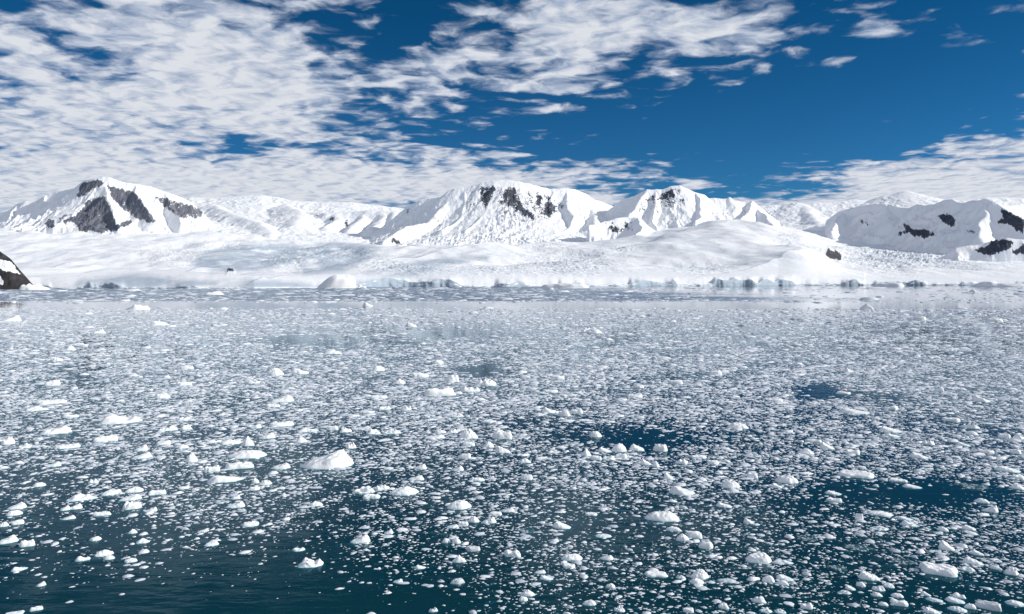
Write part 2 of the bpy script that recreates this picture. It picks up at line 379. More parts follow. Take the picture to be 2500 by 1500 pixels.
# ---- flat-topped mountain, right of centre
mountain('mountain', 1410, 1930, 5000, 7000,
    [[(1410, 560, 6500), (1460, 530, 6500), (1499, 504, 6500), (1507, 496, 6450), (1525, 486, 6400), (1551, 478, 6350), (1569, 468, 6300), (1579, 463, 6300), (1615, 463, 6300), (1639, 455, 6300), (1659, 453, 6300), (1677, 460, 6300), (1695, 469, 6300), (1719, 476, 6320), (1729, 485, 6350), (1745, 484, 6350), (1773, 486, 6350), (1781, 482, 6350), (1791, 489, 6380), (1817, 494, 6400), (1833, 490, 6400), (1846, 499, 6450), (1885, 530, 6500), (1930, 560, 6500)],
     [1.3, (1577, 464, 6300), (1556, 495, 6130), (1545, 520, 5980), (1530, 535, 5850)],
     [1.35, (1606, 464, 6300), (1600, 500, 6100), (1596, 530, 5930), (1600, 556, 5700)],
     [1.35, (1700, 471, 6300), (1704, 500, 6100), (1710, 530, 5880), (1695, 548, 5700)],
     [1.3, (1837, 491, 6400), (1826, 515, 6150), (1812, 538, 5900)],
     [1.0, (1440, 552, 5550), (1475, 541, 5650), (1500, 534, 5700), (1530, 530, 5750), (1558, 531, 5750), (1566, 556, 5500), (1556, 585, 5200)],
     [.8, (1850, 512, 6300), (1880, 545, 5800), (1905, 575, 5400)]],
    [(T3((1190, 560), (1250, 400), (1620, 285), (1720, 430), (1400, 570)), 0.56), (T3((880, 620), (1240, 590), (1200, 740), (930, 760)), 0.51), (T3((1270, 430), (1290, 405), (1420, 400), (1440, 350), (1600, 290), (1580, 330), (1600, 400), (1450, 440), (1330, 440)), 0.78),
     (T3((1300, 470), (1390, 535), (1340, 530)), 0.77),
     (T3((915, 690), (940, 650), (1020, 665), (1060, 690), (1120, 630), (1220, 610), (1170, 650), (1120, 700), (1050, 735), (990, 735), (920, 705)), 0.82),
     (T3((1310, 600), (1370, 640), (1340, 640)), 0.76), (T3((1300, 660), (1360, 700), (1330, 715)), 0.74), (T3((2380, 590), (2460, 640), (2450, 660), (2390, 630)), 0.79),
     (T4((100, 695), (225, 710), (180, 800), (140, 850), (110, 830), (150, 770)), 0.81)],
    MAT_SNOW, step=1.5, dstep=9, k=1.1, L=520, amp=20, flute=11, rnd=7, seed=11.9)

# ---- near massif in its own shade, right
mountain('mountain', 1990, 2780, 3900, 7000,
    [[(1990, 560, 6700), (2020, 538, 6600), (2045, 520, 6400), (2060, 514, 6300), (2100, 504, 6100), (2140, 498, 5900), (2168, 498, 5800), (2190, 506, 5650), (2222, 508, 5500), (2240, 500, 5400), (2261, 502, 5300), (2280, 499, 5200), (2300, 491, 5100), (2326, 486, 5000), (2339, 494, 4950), (2357, 496, 4900), (2367, 492, 4850), (2406, 486, 4700), (2429, 494, 4620), (2470, 520, 4500), (2500, 540, 4400), (2600, 575, 4200), (2780, 600, 4100)],
     [1.3, (2429, 494, 4620), (2450, 505, 5000), (2500, 498, 5400), (2600, 480, 5600), (2780, 450, 5800)],
     [1.25, (2060, 515, 6300), (2040, 545, 5900), (2035, 565, 5600)],
     [1.0, (2165, 499, 5800), (2172, 520, 5650), (2165, 545, 5450)],
     [1.2, (2406, 487, 4700), (2412, 530, 4520), (2385, 575, 4330)],
     [.9, (2335, 606, 4150), (2400, 594, 4150), (2455, 582, 4120), (2520, 588, 4050), (2600, 575, 4000), (2780, 560, 4000)]],
    [(T4((1300, 625), (1380, 650), (1430, 700), (1510, 690), (1620, 730), (1645, 770), (1540, 780), (1440, 785), (1400, 740), (1340, 755), (1265, 780), (1290, 720), (1350, 700)), 1.0),
     (T4((1650, 580), (1690, 550), (1760, 540), (1825, 600), (1830, 680), (1780, 680), (1700, 630)), .95),
     (T4((900, 620), (950, 600), (1020, 650), (1000, 678), (950, 650)), .95),
     (T4((2185, 640), (2270, 600), (2250, 510), (2310, 515), (2400, 570), (2480, 600), (2480, 750), (2410, 722), (2330, 655)), 1.1),
     (T4((1960, 895), (2090, 870), (2180, 810), (2290, 788), (2380, 820), (2350, 880), (2200, 935), (2090, 940)), 1.15),
     (T4((2345, 915), (2400, 860), (2520, 830), (2700, 800), (2700, 960), (2480, 960)), 1.1),
     (T4((1180, 560), (1260, 600), (1230, 640), (1170, 600)), .62), (T4((1480, 560), (1560, 590), (1540, 630), (1470, 600)), .60), (T4((1900, 700), (1990, 690), (2050, 740), (1930, 760)), .62), (T4((800, 500), (930, 470), (920, 500), (820, 530)), .66), (T4((1670, 450), (1710, 430), (1680, 475)), .8), (T4((2060, 460), (2090, 460), (2075, 480)), .8), (T4((2100, 540), (2140, 530), (2150, 580), (2110, 570)), .55)],
    MAT_SNOW, step=1.5, dstep=10, k=1.15, L=560, amp=44, flute=12, rnd=14, seed=14.4, crestn=8.0)

# ---- glacier apron between the mountains and the sea, with its ice front
def glacier():
    cols = np.arange(-330, 2840, 2.0)
    kx = [-330, 0, 100, 250, 400, 550, 700, 850, 1000, 1150, 1300, 1450, 1600, 1750, 1850, 1950, 2050, 2150, 2300, 2500, 2840]
    tab = {
        1.06: [690, 690, 692, 691, 690, 689, 690, 684, 681, 680, 681, 681, 680, 679, 678, 675, 684, 690, 690, 688, 688],
        1.22: [684, 684, 686, 684, 680, 682, 684, 676, 670, 666, 668, 668, 666, 667, 664, 660, 680, 684, 682, 680, 680],
        3200: [668, 668, 672, 672, 662, 664, 664, 664, 650, 644, 650, 650, 646, 640, 636, 636, 668, 670, 672, 672, 672],
        4000: [640, 636, 634, 632, 634, 640, 640, 646, 628, 618, 628, 626, 612, 592, 586, 600, 634, 638, 642, 645, 645],
        5000: [600, 594, 594, 596, 600, 608, 614, 617, 606, 598, 606, 602, 580, 552, 552, 576, 598, 604, 610, 622, 622],
        6000: [568, 564, 564, 566, 568, 574, 584, 596, 596, 586, 587, 583, 561, 541, 547, 562, 574, 586, 596, 610, 610],
        7400: [556, 556, 556, 560, 560, 564, 574, 580, 590, 588, 580, 575, 560, 545, 548, 556, 562, 568, 575, 580, 580]}
    shore = np.interp(cols, [-330, 0, 100, 620, 950, 1250, 1850, 1900, 2110, 2114, 2500, 2840], [1400, 1420, 1480, 1460, 1760, 1850, 2260, 2350, 2420, 2440, 2500, 2400])
    xs = (cols - CX) / F * shore
    jag = 46 * fbm(xs / 170, xs * 0 + 3, 3) + 9 * ridged(xs / 80, xs * 0 + 1, 3)
    smooth_shore = shore.copy()
    shore = shore + jag
    cliff = np.interp(cols, [-330, 100, 230, 330, 420, 560, 620, 700, 800, 880, 1110, 1150, 1400, 1650, 1905, 1925, 2105, 2115, 2300, 2500, 2840],
                      [3, 3, 9, 9, 4, 3, 6, 6, 3, 13, 14, 9, 10, 13, 18, 12, 16, 9, 12, 10, 10])
    cliff = cliff * (.45 + .75 * sstep(-.06, .06, fbm(xs / 140 + 4, xs * 0 + 2, 2)))
    cliff = np.maximum(1.5, .88 * cliff * (1 + .85 * fbm(xs / 60 + 9, xs * 0, 3, .5)))
    # rows: foot of the cliff, up its face, then inland
    rows_u = np.concatenate([np.linspace(0, 1, 400) ** 1.1])
    dmax = 8200.0
    n0 = 7
    NR = n0 + len(rows_u)
    Y = np.zeros((NR, len(cols))); Z = np.zeros_like(Y)
    PXg = np.broadcast_to(cols, Y.shape)
    for i in range(n0):
        f = i / (n0 - 1)
        Y[i] = shore + 4 * f ** 2 + (2.5 * fbm(xs / 16, xs * 0 + i * .8, 3))
        Z[i] = -3 + (cliff + 3) * f
    for i, u in enumerate(rows_u):
        Y[n0 + i] = (shore + 6) * (dmax / (shore + 6)) ** u
    # inland surface from the measured slopes
    keys = sorted(tab)
    kd = np.stack([smooth_shore * k if k < 10 else np.full(len(cols), float(k)) for k in keys])
    ky = np.stack([np.interp(cols, kx, tab[k]) for k in keys])
    sm = np.ones(25) / 25
    ky = np.stack([np.convolve(np.pad(r, 12, 'edge'), sm, 'valid') for r in ky])
    kz = CAM_H + (HY - ky) / F * kd
    kd = np.concatenate([(shore + 5)[None], kd]); kz = np.concatenate([cliff[None], kz])
    for j in range(len(cols)):
        Z[n0:, j] = np.interp(Y[n0:, j], kd[:, j], kz[:, j])
    # soften the joins along each column
    inner = Z[n0:].copy()
    for _ in range(30):
        inner[2:-2] = (inner[1:-3] + 2 * inner[2:-2] + inner[3:-1]) / 4
    Z[n0:] = inner
    X = (PXg - CX) / F * Y
    inl = sstep(10, 260, Y - shore); far = sstep(200, 900, Y - shore)
    und = far * (36 * fbm(X / 640 + 2, Y / 900, 3) + 20 * fbm(X / 230 + .2 * Y / 400, Y / 420 + 5, 3))
    # swells of the ice: long crests that fall away behind and roll gently forward
    for A, pts in ((34, [(825, 670, 2250), (900, 650, 2700), (1000, 633, 3200), (1120, 612, 3900), (1280, 590, 4700)]),
                   (12, [(1560, 606, 4300), (1590, 597, 4500), (1644, 566, 5000), (1706, 543, 5400), (1760, 535, 5500)]),
                   (15, [(150, 684, 1720), (207, 673, 1800), (272, 664, 1900), (362, 665, 1900), (453, 677, 1800), (540, 686, 1700)]),
                   (24, [(540, 640, 3000), (640, 622, 3600), (760, 612, 4100), (880, 606, 4500)]),
                   (22, [(60, 640, 2900), (160, 622, 3500), (300, 608, 4100)]),
                   (20, [(1880, 660, 3000), (1960, 640, 3500), (2040, 610, 4300), (2120, 592, 4900)])):
        W = [place(*p) for p in pts]
        bd = np.full(X.shape, 1e9); sg = np.ones(X.shape)
        for a, b in zip(W[:-1], W[1:]):
            ex, ey = b[0] - a[0], b[1] - a[1]
            tt = np.clip(((X - a[0]) * ex + (Y - a[1]) * ey) / (ex * ex + ey * ey), 0, 1)
            dd = np.hypot(X - a[0] - tt * ex, Y - a[1] - tt * ey)
            side = np.sign(ey * (X - a[0]) - ex * (Y - a[1]))
            sg = np.where(dd < bd, side, sg); bd = np.minimum(bd, dd)
        sd = bd * sg
        und = und + A * np.where(sd > 0, np.exp(-sd / 380), np.exp(sd / 75)) * sstep(0, 200, Y - shore)
    # seracs and crevasses, in the fields where the ice is broken
    PY = HY - (Z - CAM_H) / Y * F
    fields = [(1390, 655, 130, 26, 1.), (1720, 655, 90, 18, .9), (1230, 668, 160, 16, .8), (1000, 672, 140, 10, .9), (2190, 632, 150, 34, 1.15), (1980, 610, 60, 30, .5), (760, 625, 150, 24, .55),
              (700, 655, 90, 14, .6), (420, 625, 110, 26, .45), (560, 600, 150, 16, .35), (480, 552, 80, 12, .45), (1520, 618, 40, 12, .6), (1940, 585, 40, 20, .6), (1340, 612, 70, 14, .5), (1200, 600, 130, 10, .2), (2330, 650, 160, 20, .5)]
    bro = np.full(X.shape, .07)
    for cx, cy, sx, sy, a in fields:
        bro = np.maximum(bro, a * np.exp(-((PXg - cx) / sx) ** 2 - ((PY - cy) / sy) ** 2))
    ser = ridged(X / 58 + .6 * fbm(X / 120, Y / 120, 2) + Y / 140, Y / 62, 5, .6) - .45
    ser2 = ridged(X / 21, Y / 26, 3) - .4
    Z = Z + np.where(np.arange(NR)[:, None] >= n0, und + inl * bro * (15 * ser + 6 * ser2) * np.clip(Y / 3600, .55, 1.4), 0)
    # blue cleft in the slope and rock islands
    patches = [(T1((2130, 1090), (2160, 1075), (2210, 1085), (2205, 1105), (2150, 1108)), 1.2), (T4((600, 930), (630, 880), (740, 915), (765, 950), (740, 995), (640, 985)), 1.2)]
    PY = HY - (Z - CAM_H) / Y * F
    rk = rock_mask(PXg.copy(), PY, patches, 4.4)
    Z = Z + rk * 3
    bare_shade = np.clip(bro * .45 - .05, 0, .5)
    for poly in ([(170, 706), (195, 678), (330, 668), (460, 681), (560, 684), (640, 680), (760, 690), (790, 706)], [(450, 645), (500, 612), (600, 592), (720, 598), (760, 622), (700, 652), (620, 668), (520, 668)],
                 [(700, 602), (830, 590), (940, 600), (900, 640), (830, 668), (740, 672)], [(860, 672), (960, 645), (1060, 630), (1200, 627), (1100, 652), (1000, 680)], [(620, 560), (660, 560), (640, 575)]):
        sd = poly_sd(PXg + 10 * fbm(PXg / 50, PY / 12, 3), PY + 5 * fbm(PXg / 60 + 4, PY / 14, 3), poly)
        bare_shade = np.maximum(bare_shade, sstep(-7, 12, sd))  # cloud shade on the slope, put into the snow colour
    ice = np.ones(X.shape)
    return add_sheet('glacier', X, Y, Z, MAT_GLACIER, {'rock': rk, 'ice': ice, 'bare_shade': bare_shade})
glacier()

# ---- dark headland at the left edge
def headland():
    cols = np.arange(-420, 96, 1.5); ds = np.concatenate([np.arange(1290, 1500, 4), np.arange(1500, 1900, 12)])
    PX, Y = np.meshgrid(cols, ds); X = (PX - CX) / F * Y
    top = np.interp(cols, [-420, -250, -120, -60, 0, 12, 26, 49, 66, 80, 90, 96], [470, 505, 545, 575, 613, 622, 633, 660, 679, 695, 708, 716])
    H = CAM_H + (HY - top) / F * 1400
    prof = np.interp(Y, [1290, 1325, 1400, 1440, 1900], [-8, 1, 1, 1.0, .55])
    prof = np.where(Y < 1400, sstep(1312, 1398, Y) ** .8, prof)
    Z = -8 + (H[None, :] + 8) * prof
    k = sstep(0, 60, H)[None, :] * sstep(0, .3, 1 - np.abs(prof - .5) * 1.0)
    Z = Z + k * (9 * (ridged(X / 60, Y / 60, 4) - .5) + 3 * fbm(X / 12, Y / 12, 3)) * np.where(prof > .97, .25, 1)
    PY = HY - (Z - CAM_H) / Y * F
    snow = [(T1((-400, 900), (0, 990), (90, 1010), (190, 1110), (120, 1105), (20, 1070), (-400, 980)), 1.0), (T1((-20, 1160), (20, 1175), (25, 1215), (-20, 1215)), .9)]
    sd = rock_mask(PX, PY, snow, 2.2)
    return add_sheet('headland', X, Y, Z, MAT_HEAD, {'rock': np.clip(1.2 - 1.35 * sd, 0, 1.2), 'ice': np.zeros(X.shape)})
headland()
# ------------------------------------------------------------------ sea
m, t = material('sea_water'); MAT_WATER = m
P = t.n('ShaderNodeTexCoord').outputs['Object']
r1 = t.noise(t.scalev(P, (.35, .9, 1)), 1.0, 3, .5, dim='2D')
r2 = t.noise(t.scalev(P, (2.2, 5.0, 1)), 1.0, 2, .5, dim='2D')
gate = t.step(t.noise(P, .035, 2, .5, dim='2D'), .42, .62)
h = t.m('MULTIPLY_ADD', r1, .05, t.m('MULTIPLY', t.m('MULTIPLY', r2, gate), .012))
yy = t.n('ShaderNodeSeparateXYZ', {0: P}).outputs[1]
# the ship's own stir: ripples near it, dead calm farther out
xx = t.n('ShaderNodeSeparateXYZ', {0: P}).outputs[0]
breeze = t.m('MULTIPLY', t.step(yy, 520, 580), t.step(t.m('ADD', xx, t.m('MULTIPLY', t.noise(P, .01, 2, .5, dim='2D'), 260)), 420, 180))
stir = t.m('ADD', t.m('MULTIPLY_ADD', t.step(yy, 220, 40), .55, .03), t.m('MULTIPLY', breeze, .3))
bump = t.n('ShaderNodeBump', {'Strength': stir, 'Distance': 1.0, 'Height': h})
fr = t.n('ShaderNodeFresnel', {'IOR': 1.33, 'Normal': bump.outputs[0]})
fr0 = t.n('ShaderNodeFresnel', {'IOR': 1.33})
gl = t.n('ShaderNodeBsdfGlossy', {'Color': t.mix(t.m('MULTIPLY', t.step(fr0.outputs[0], .54, .88), t.m('MULTIPLY_ADD', breeze, -.55, 1.0)), c4(.38, .51, .61), c4(.95, .96, .98)), 'Roughness': t.m('MULTIPLY_ADD', breeze, .24, .055), 'Normal': bump.outputs[0]})
df = t.n('ShaderNodeBsdfDiffuse', {'Color': c4(.010, .080, .098)})
tr = t.n('ShaderNodeBsdfTransparent', {'Color': c4(.34, .78, .82)})
body = t.n('ShaderNodeMixShader', {0: .62, 1: df.outputs[0], 2: tr.outputs[0]})
ms = t.n('ShaderNodeMixShader', {0: fr.outputs[0], 1: body.outputs[0], 2: gl.outputs[0]})
t.n('ShaderNodeOutputMaterial', {0: ms.outputs[0]})

m, t = material('deep_water'); MAT_DEEP = m
bs = t.n('ShaderNodeBsdfDiffuse', {'Color': c4(.017, .135, .175)})
t.n('ShaderNodeOutputMaterial', {0: bs.outputs[0]})

def flat(name, z, mat, y0=-400, y1=9500, hw=9000):
    me = np_mesh(name, [(-hw, y0, z), (hw, y0, z), (hw, y1, z), (-hw, y1, z)], quads=[(0, 1, 2, 3)], smooth=False)
    me.materials.append(mat)
    o = link(bpy.data.objects.new(name, me)); o['kind'] = 'structure'
flat('sea', 0.0, MAT_WATER)
flat('sea_bed', -4.0, MAT_DEEP)

# ------------------------------------------------------------------ ice
def ice_material(name, white, wet, attr=True):
    m, t = material(name)
    P = t.n('ShaderNodeTexCoord').outputs['Object']
    geo = t.n('ShaderNodeNewGeometry')
    z = t.n('ShaderNodeSeparateXYZ', {0: geo.outputs['Position']}).outputs[2]
    n = t.noise(P, 3.0, 4, .6)
    snow = t.mix(t.step(n, .35, .7), c4(*white), c4(*[x * .93 for x in white]))
    # glassy wet foot where the swell has washed the snow off
    k = t.step(t.m('ADD', z, t.m('MULTIPLY', t.m('SUBTRACT', n, .5), .14 if name != 'brash_ice' else .03)), .10 if name != 'brash_ice' else .012, -.03)
    col = t.mix(k, snow, c4(*wet))
    if attr:
        tone = t.attr('tone')
        col = t.mix(tone, col, c4(.38, .45, .54))
    if name == 'slushy_ice':
        cr = t.n('ShaderNodeTexVoronoi', {'Vector': P, 'Scale': 4.5}, feature='F1').outputs[0]
        col = t.mix(t.step(t.m('ADD', cr, t.m('MULTIPLY', n, .5)), .55, .8), col, c4(.03, .09, .12))
    bump = t.n('ShaderNodeBump', {'Strength': .5, 'Distance': .08, 'Height': t.noise(P, 5.0, 5, .65)})
    bs = t.n('ShaderNodeBsdfPrincipled', {'Base Color': col, 'Roughness': .55, 'Specular IOR Level': .3, 'Normal': bump.outputs[0]})
    t.n('ShaderNodeOutputMaterial', {0: bs.outputs[0]})
    return m
MAT_ICE = ice_material('floating_ice', (.88, .90, .91), (.42, .68, .74), attr=False)
MAT_BRASH = ice_material('brash_ice', (.86, .885, .92), (.46, .66, .74))
MAT_PAN = ice_material('slushy_ice', (.44, .50, .56), (.28, .42, .48), attr=False)
MAT_GREY = ice_material('grey_ice', (.62, .66, .70), (.36, .54, .58), attr=False)
MAT_BERG = ice_material('iceberg_ice', (.88, .89, .91), (.55, .76, .82), attr=False)
# ------------------------------------------------------------------ single pieces of ice
def wob(n, seed, freq=1.0, terms=5):
    """cheap smooth random function of 2-D points (N,2)"""
    r = np.random.default_rng(seed)
    out = np.zeros(len(n))
    for i in range(terms):
        a = r.uniform(0, 2 * math.pi); f = freq * r.uniform(.7, 1.9)
        out += np.cos(f * (n[:, 0] * math.cos(a) + n[:, 1] * math.sin(a)) + r.uniform(0, 6.3)) / (1 + .45 * i)
    return out / 2.0

def ice_mesh(name, cat, shape, w, dep, h, seed, big):
    nr, na = (16, 56) if big else (10, 32)
    r = np.random.default_rng(seed)
    th = np.arange(na) * 2 * math.pi / na
    rr = np.concatenate([np.linspace(0.0, .72, nr - 4), [.84, .93, .98, 1.0]])
    ring = np.stack([np.cos(th), np.sin(th)], 1)
    ex = {'b': 3.6, 'a': 3.8, 'f': 2.8, 'c': 3.2}.get(shape, 2.2)
    R = (np.abs(ring[:, 0]) ** ex + np.abs(ring[:, 1]) ** ex) ** (-1 / ex)
    R = R * (1 + .13 * wob(ring, seed + 1, 2.2) + .07 * wob(ring, seed + 2, 6.0))
    if shape == 'g': R = R * (1 + .20 * wob(ring, seed + 11, 5.0) + .10 * wob(ring, seed + 12, 12.0))
    R /= np.max(np.abs(R * ring[:, 0]))
    Rg, Tg = np.meshgrid(rr, np.arange(na), indexing='ij')
    nx = Rg * (R * ring[:, 0])[Tg]; ny = Rg * (R * ring[:, 1])[Tg]
    q = np.stack([nx.ravel(), ny.ravel()], 1)
    s = Rg.ravel()
    x = q[:, 0]; y = q[:, 1]
    g1 = wob(q, seed + 3, 3.2); g2 = wob(q, seed + 4, 8.5, 6); g3 = wob(q, seed + 5, 19, 6)
    side = lambda e: np.clip((1 - s) / e, 0, 1) ** .62
    if shape == 'd':   z = np.clip(1 - s ** 2.3, 0, 1) ** .75 * (1 + .10 * g1)
    elif shape in 'wW':
        u = x if shape == 'w' else -x
        z = side(.30) * (.24 + .76 * np.clip((u + 1) / 1.45, 0, 1) ** 1.5) * np.where(u > .45, 1 - .55 * ((u - .45) / .55) ** 2, 1) * (1 - .35 * np.abs(y) ** 2) + .05 * g1 * side(.3)
    elif shape == 't':
        z = side(.34) * (.26 + .74 * np.maximum(np.exp(-((x + .32) / .42) ** 2 - ((y - .1) / .9) ** 2), .66 * np.exp(-((x - .62) / .26) ** 2 - ((y + .2) / .8) ** 2)) + .16 * g1 + .08 * g2)
    elif shape == 'f': z = side(.16) * (.86 + .20 * g1)
    elif shape == 'a': z = side(.14) * (.88 + .14 * wob(q, seed + 8, 7))
    elif shape == 'b': z = side(.20) * (.84 + .22 * g1 + .15 * x)
    elif shape == 'p': z = np.clip(1 - s, 0, 1) ** .95 * (1 + .20 * g1) + .16 * side(.2)
    elif shape == 'c': z = side(.15) * (.72 + .30 * np.abs(wob(ring, seed + 9, 9, 7))[Tg].ravel() * s ** 2 + .12 * g2)
    elif shape == 'g': z = side(.25) * (.35 + .65 * np.abs(wob(q, seed + 7, 12, 8)))
    elif shape == 'k': z = side(.35) * (.70 + .30 * np.clip(x, -1, 1) + .15 * g1) * (1 - .2 * s)
    else:              z = side(.42) * (.66 + .42 * g1 + .22 * g2)
    z = z * (1 + (.10 * g2 + .055 * g3) * (.25 if cat == 'iceberg' and shape == 'd' else 1))
    z = np.maximum(z, 0); z /= max(z.max(), 1e-3)
    z = z * h
    jit = .035 * min(w, dep) * side(.25)
    vx = x * w / 2 + jit * g3; vy = y * dep / 2 + jit * wob(q, seed + 6, 15)
    if cat == 'iceberg' and shape == 'd': vx = vx + .13 * w * z / h      # steeper on the right
    V = [np.stack([vx, vy, z], 1)]
    # below the waterline: an undercut foot that spreads a little and closes
    kd = h * .6 + .05 * w
    for f, zz in ((1.10, -.12), (1.30, -.45), (1.15, -1.1), (.6, -1.8)):
        V.append(np.stack([R * ring[:, 0] * f * w / 2, R * ring[:, 1] * f * dep / 2, np.full(na, zz * kd)], 1))
    V = np.concatenate(V)
    quads = []
    tot = nr + 4
    a = np.arange(na); b = (a + 1) % na
    for i in range(tot - 1):
        quads.append(np.stack([i * na + a, (i + 1) * na + a, (i + 1) * na + b, i * na + b], 1))
    return np_mesh(name, V, quads=np.concatenate(quads))

USED = []
def ice_piece(name, cat, px, base, wpx, hpx, shape, label, group, seed, mat=None, asp=.62, flat=1.0):
    gx, gy = ground(px, base)
    k = gy / F
    w = wpx * k
    al = math.atan2(CAM_H, gy)
    dep = w * asp
    h = max(.10 * w, hpx * k - dep * math.sin(al) * .8) * flat
    h = min(h, .75 * w)
    cy = gy + dep * .46; cxw = gx * cy / gy
    big = wpx > 38
    me = ice_mesh(name, cat, shape, w, dep, h, seed, big)
    me.materials.append(mat or (MAT_PAN if shape == 'g' else MAT_ICE))
    o = link(bpy.data.objects.new(name, me))
    o.location = (cxw, cy, 0); o.rotation_euler = (0, 0, -math.atan2(cxw, cy))
    o['label'] = label; o['category'] = cat
    if group: o['group'] = group
    USED.append((cxw, cy, w * .5, dep * .5, -math.atan2(cxw, cy)))
    return o

# icebergs along the far shore
BERGS = [
 (823, 704, 97, 34, 'd', 'smooth white domed iceberg, the largest along the far shore'),
 (884, 703, 26, 9, 'l', 'small white iceberg lump tucked against the right foot of the domed iceberg'),
 (84, 708, 66, 16, 'l', 'low pale blue iceberg below the dark headland'),
 (1378, 704, 122, 13, 'f', 'long flat pale blue iceberg in front of the middle of the ice cliff'),
 (522, 720, 46, 9, 'l', 'small ragged iceberg drifting alone in the left of the far channel'),
 (2375, 714, 18, 8, 'p', 'tiny white iceberg alone in the calm water at the far right'),
 (2440, 700, 130, 12, 'l', 'low white iceberg in front of the ice cliff at the far right'),
 (2170, 699, 70, 8, 'f', 'thin flat iceberg at the foot of the right glacier, beside the white snow nose'),
 (338, 757, 56, 14, 'l', 'ragged pale blue iceberg on the left rim of the brash, by the bright calm strip'),
 (2116, 757, 34, 17, 'p', 'knobbly white iceberg on the right rim of the brash, below the calm strip'),
 (898, 748, 26, 10, 'W', 'small white iceberg wedge in the calm strip below the domed iceberg'),
]
for i, (x, b, ww, hh, sh, lab) in enumerate(BERGS):
    ice_piece('iceberg', 'iceberg', x, b, ww, hh, sh, lab, 'icebergs along the far shore', 900 + i * 31, MAT_BERG, asp=.5)

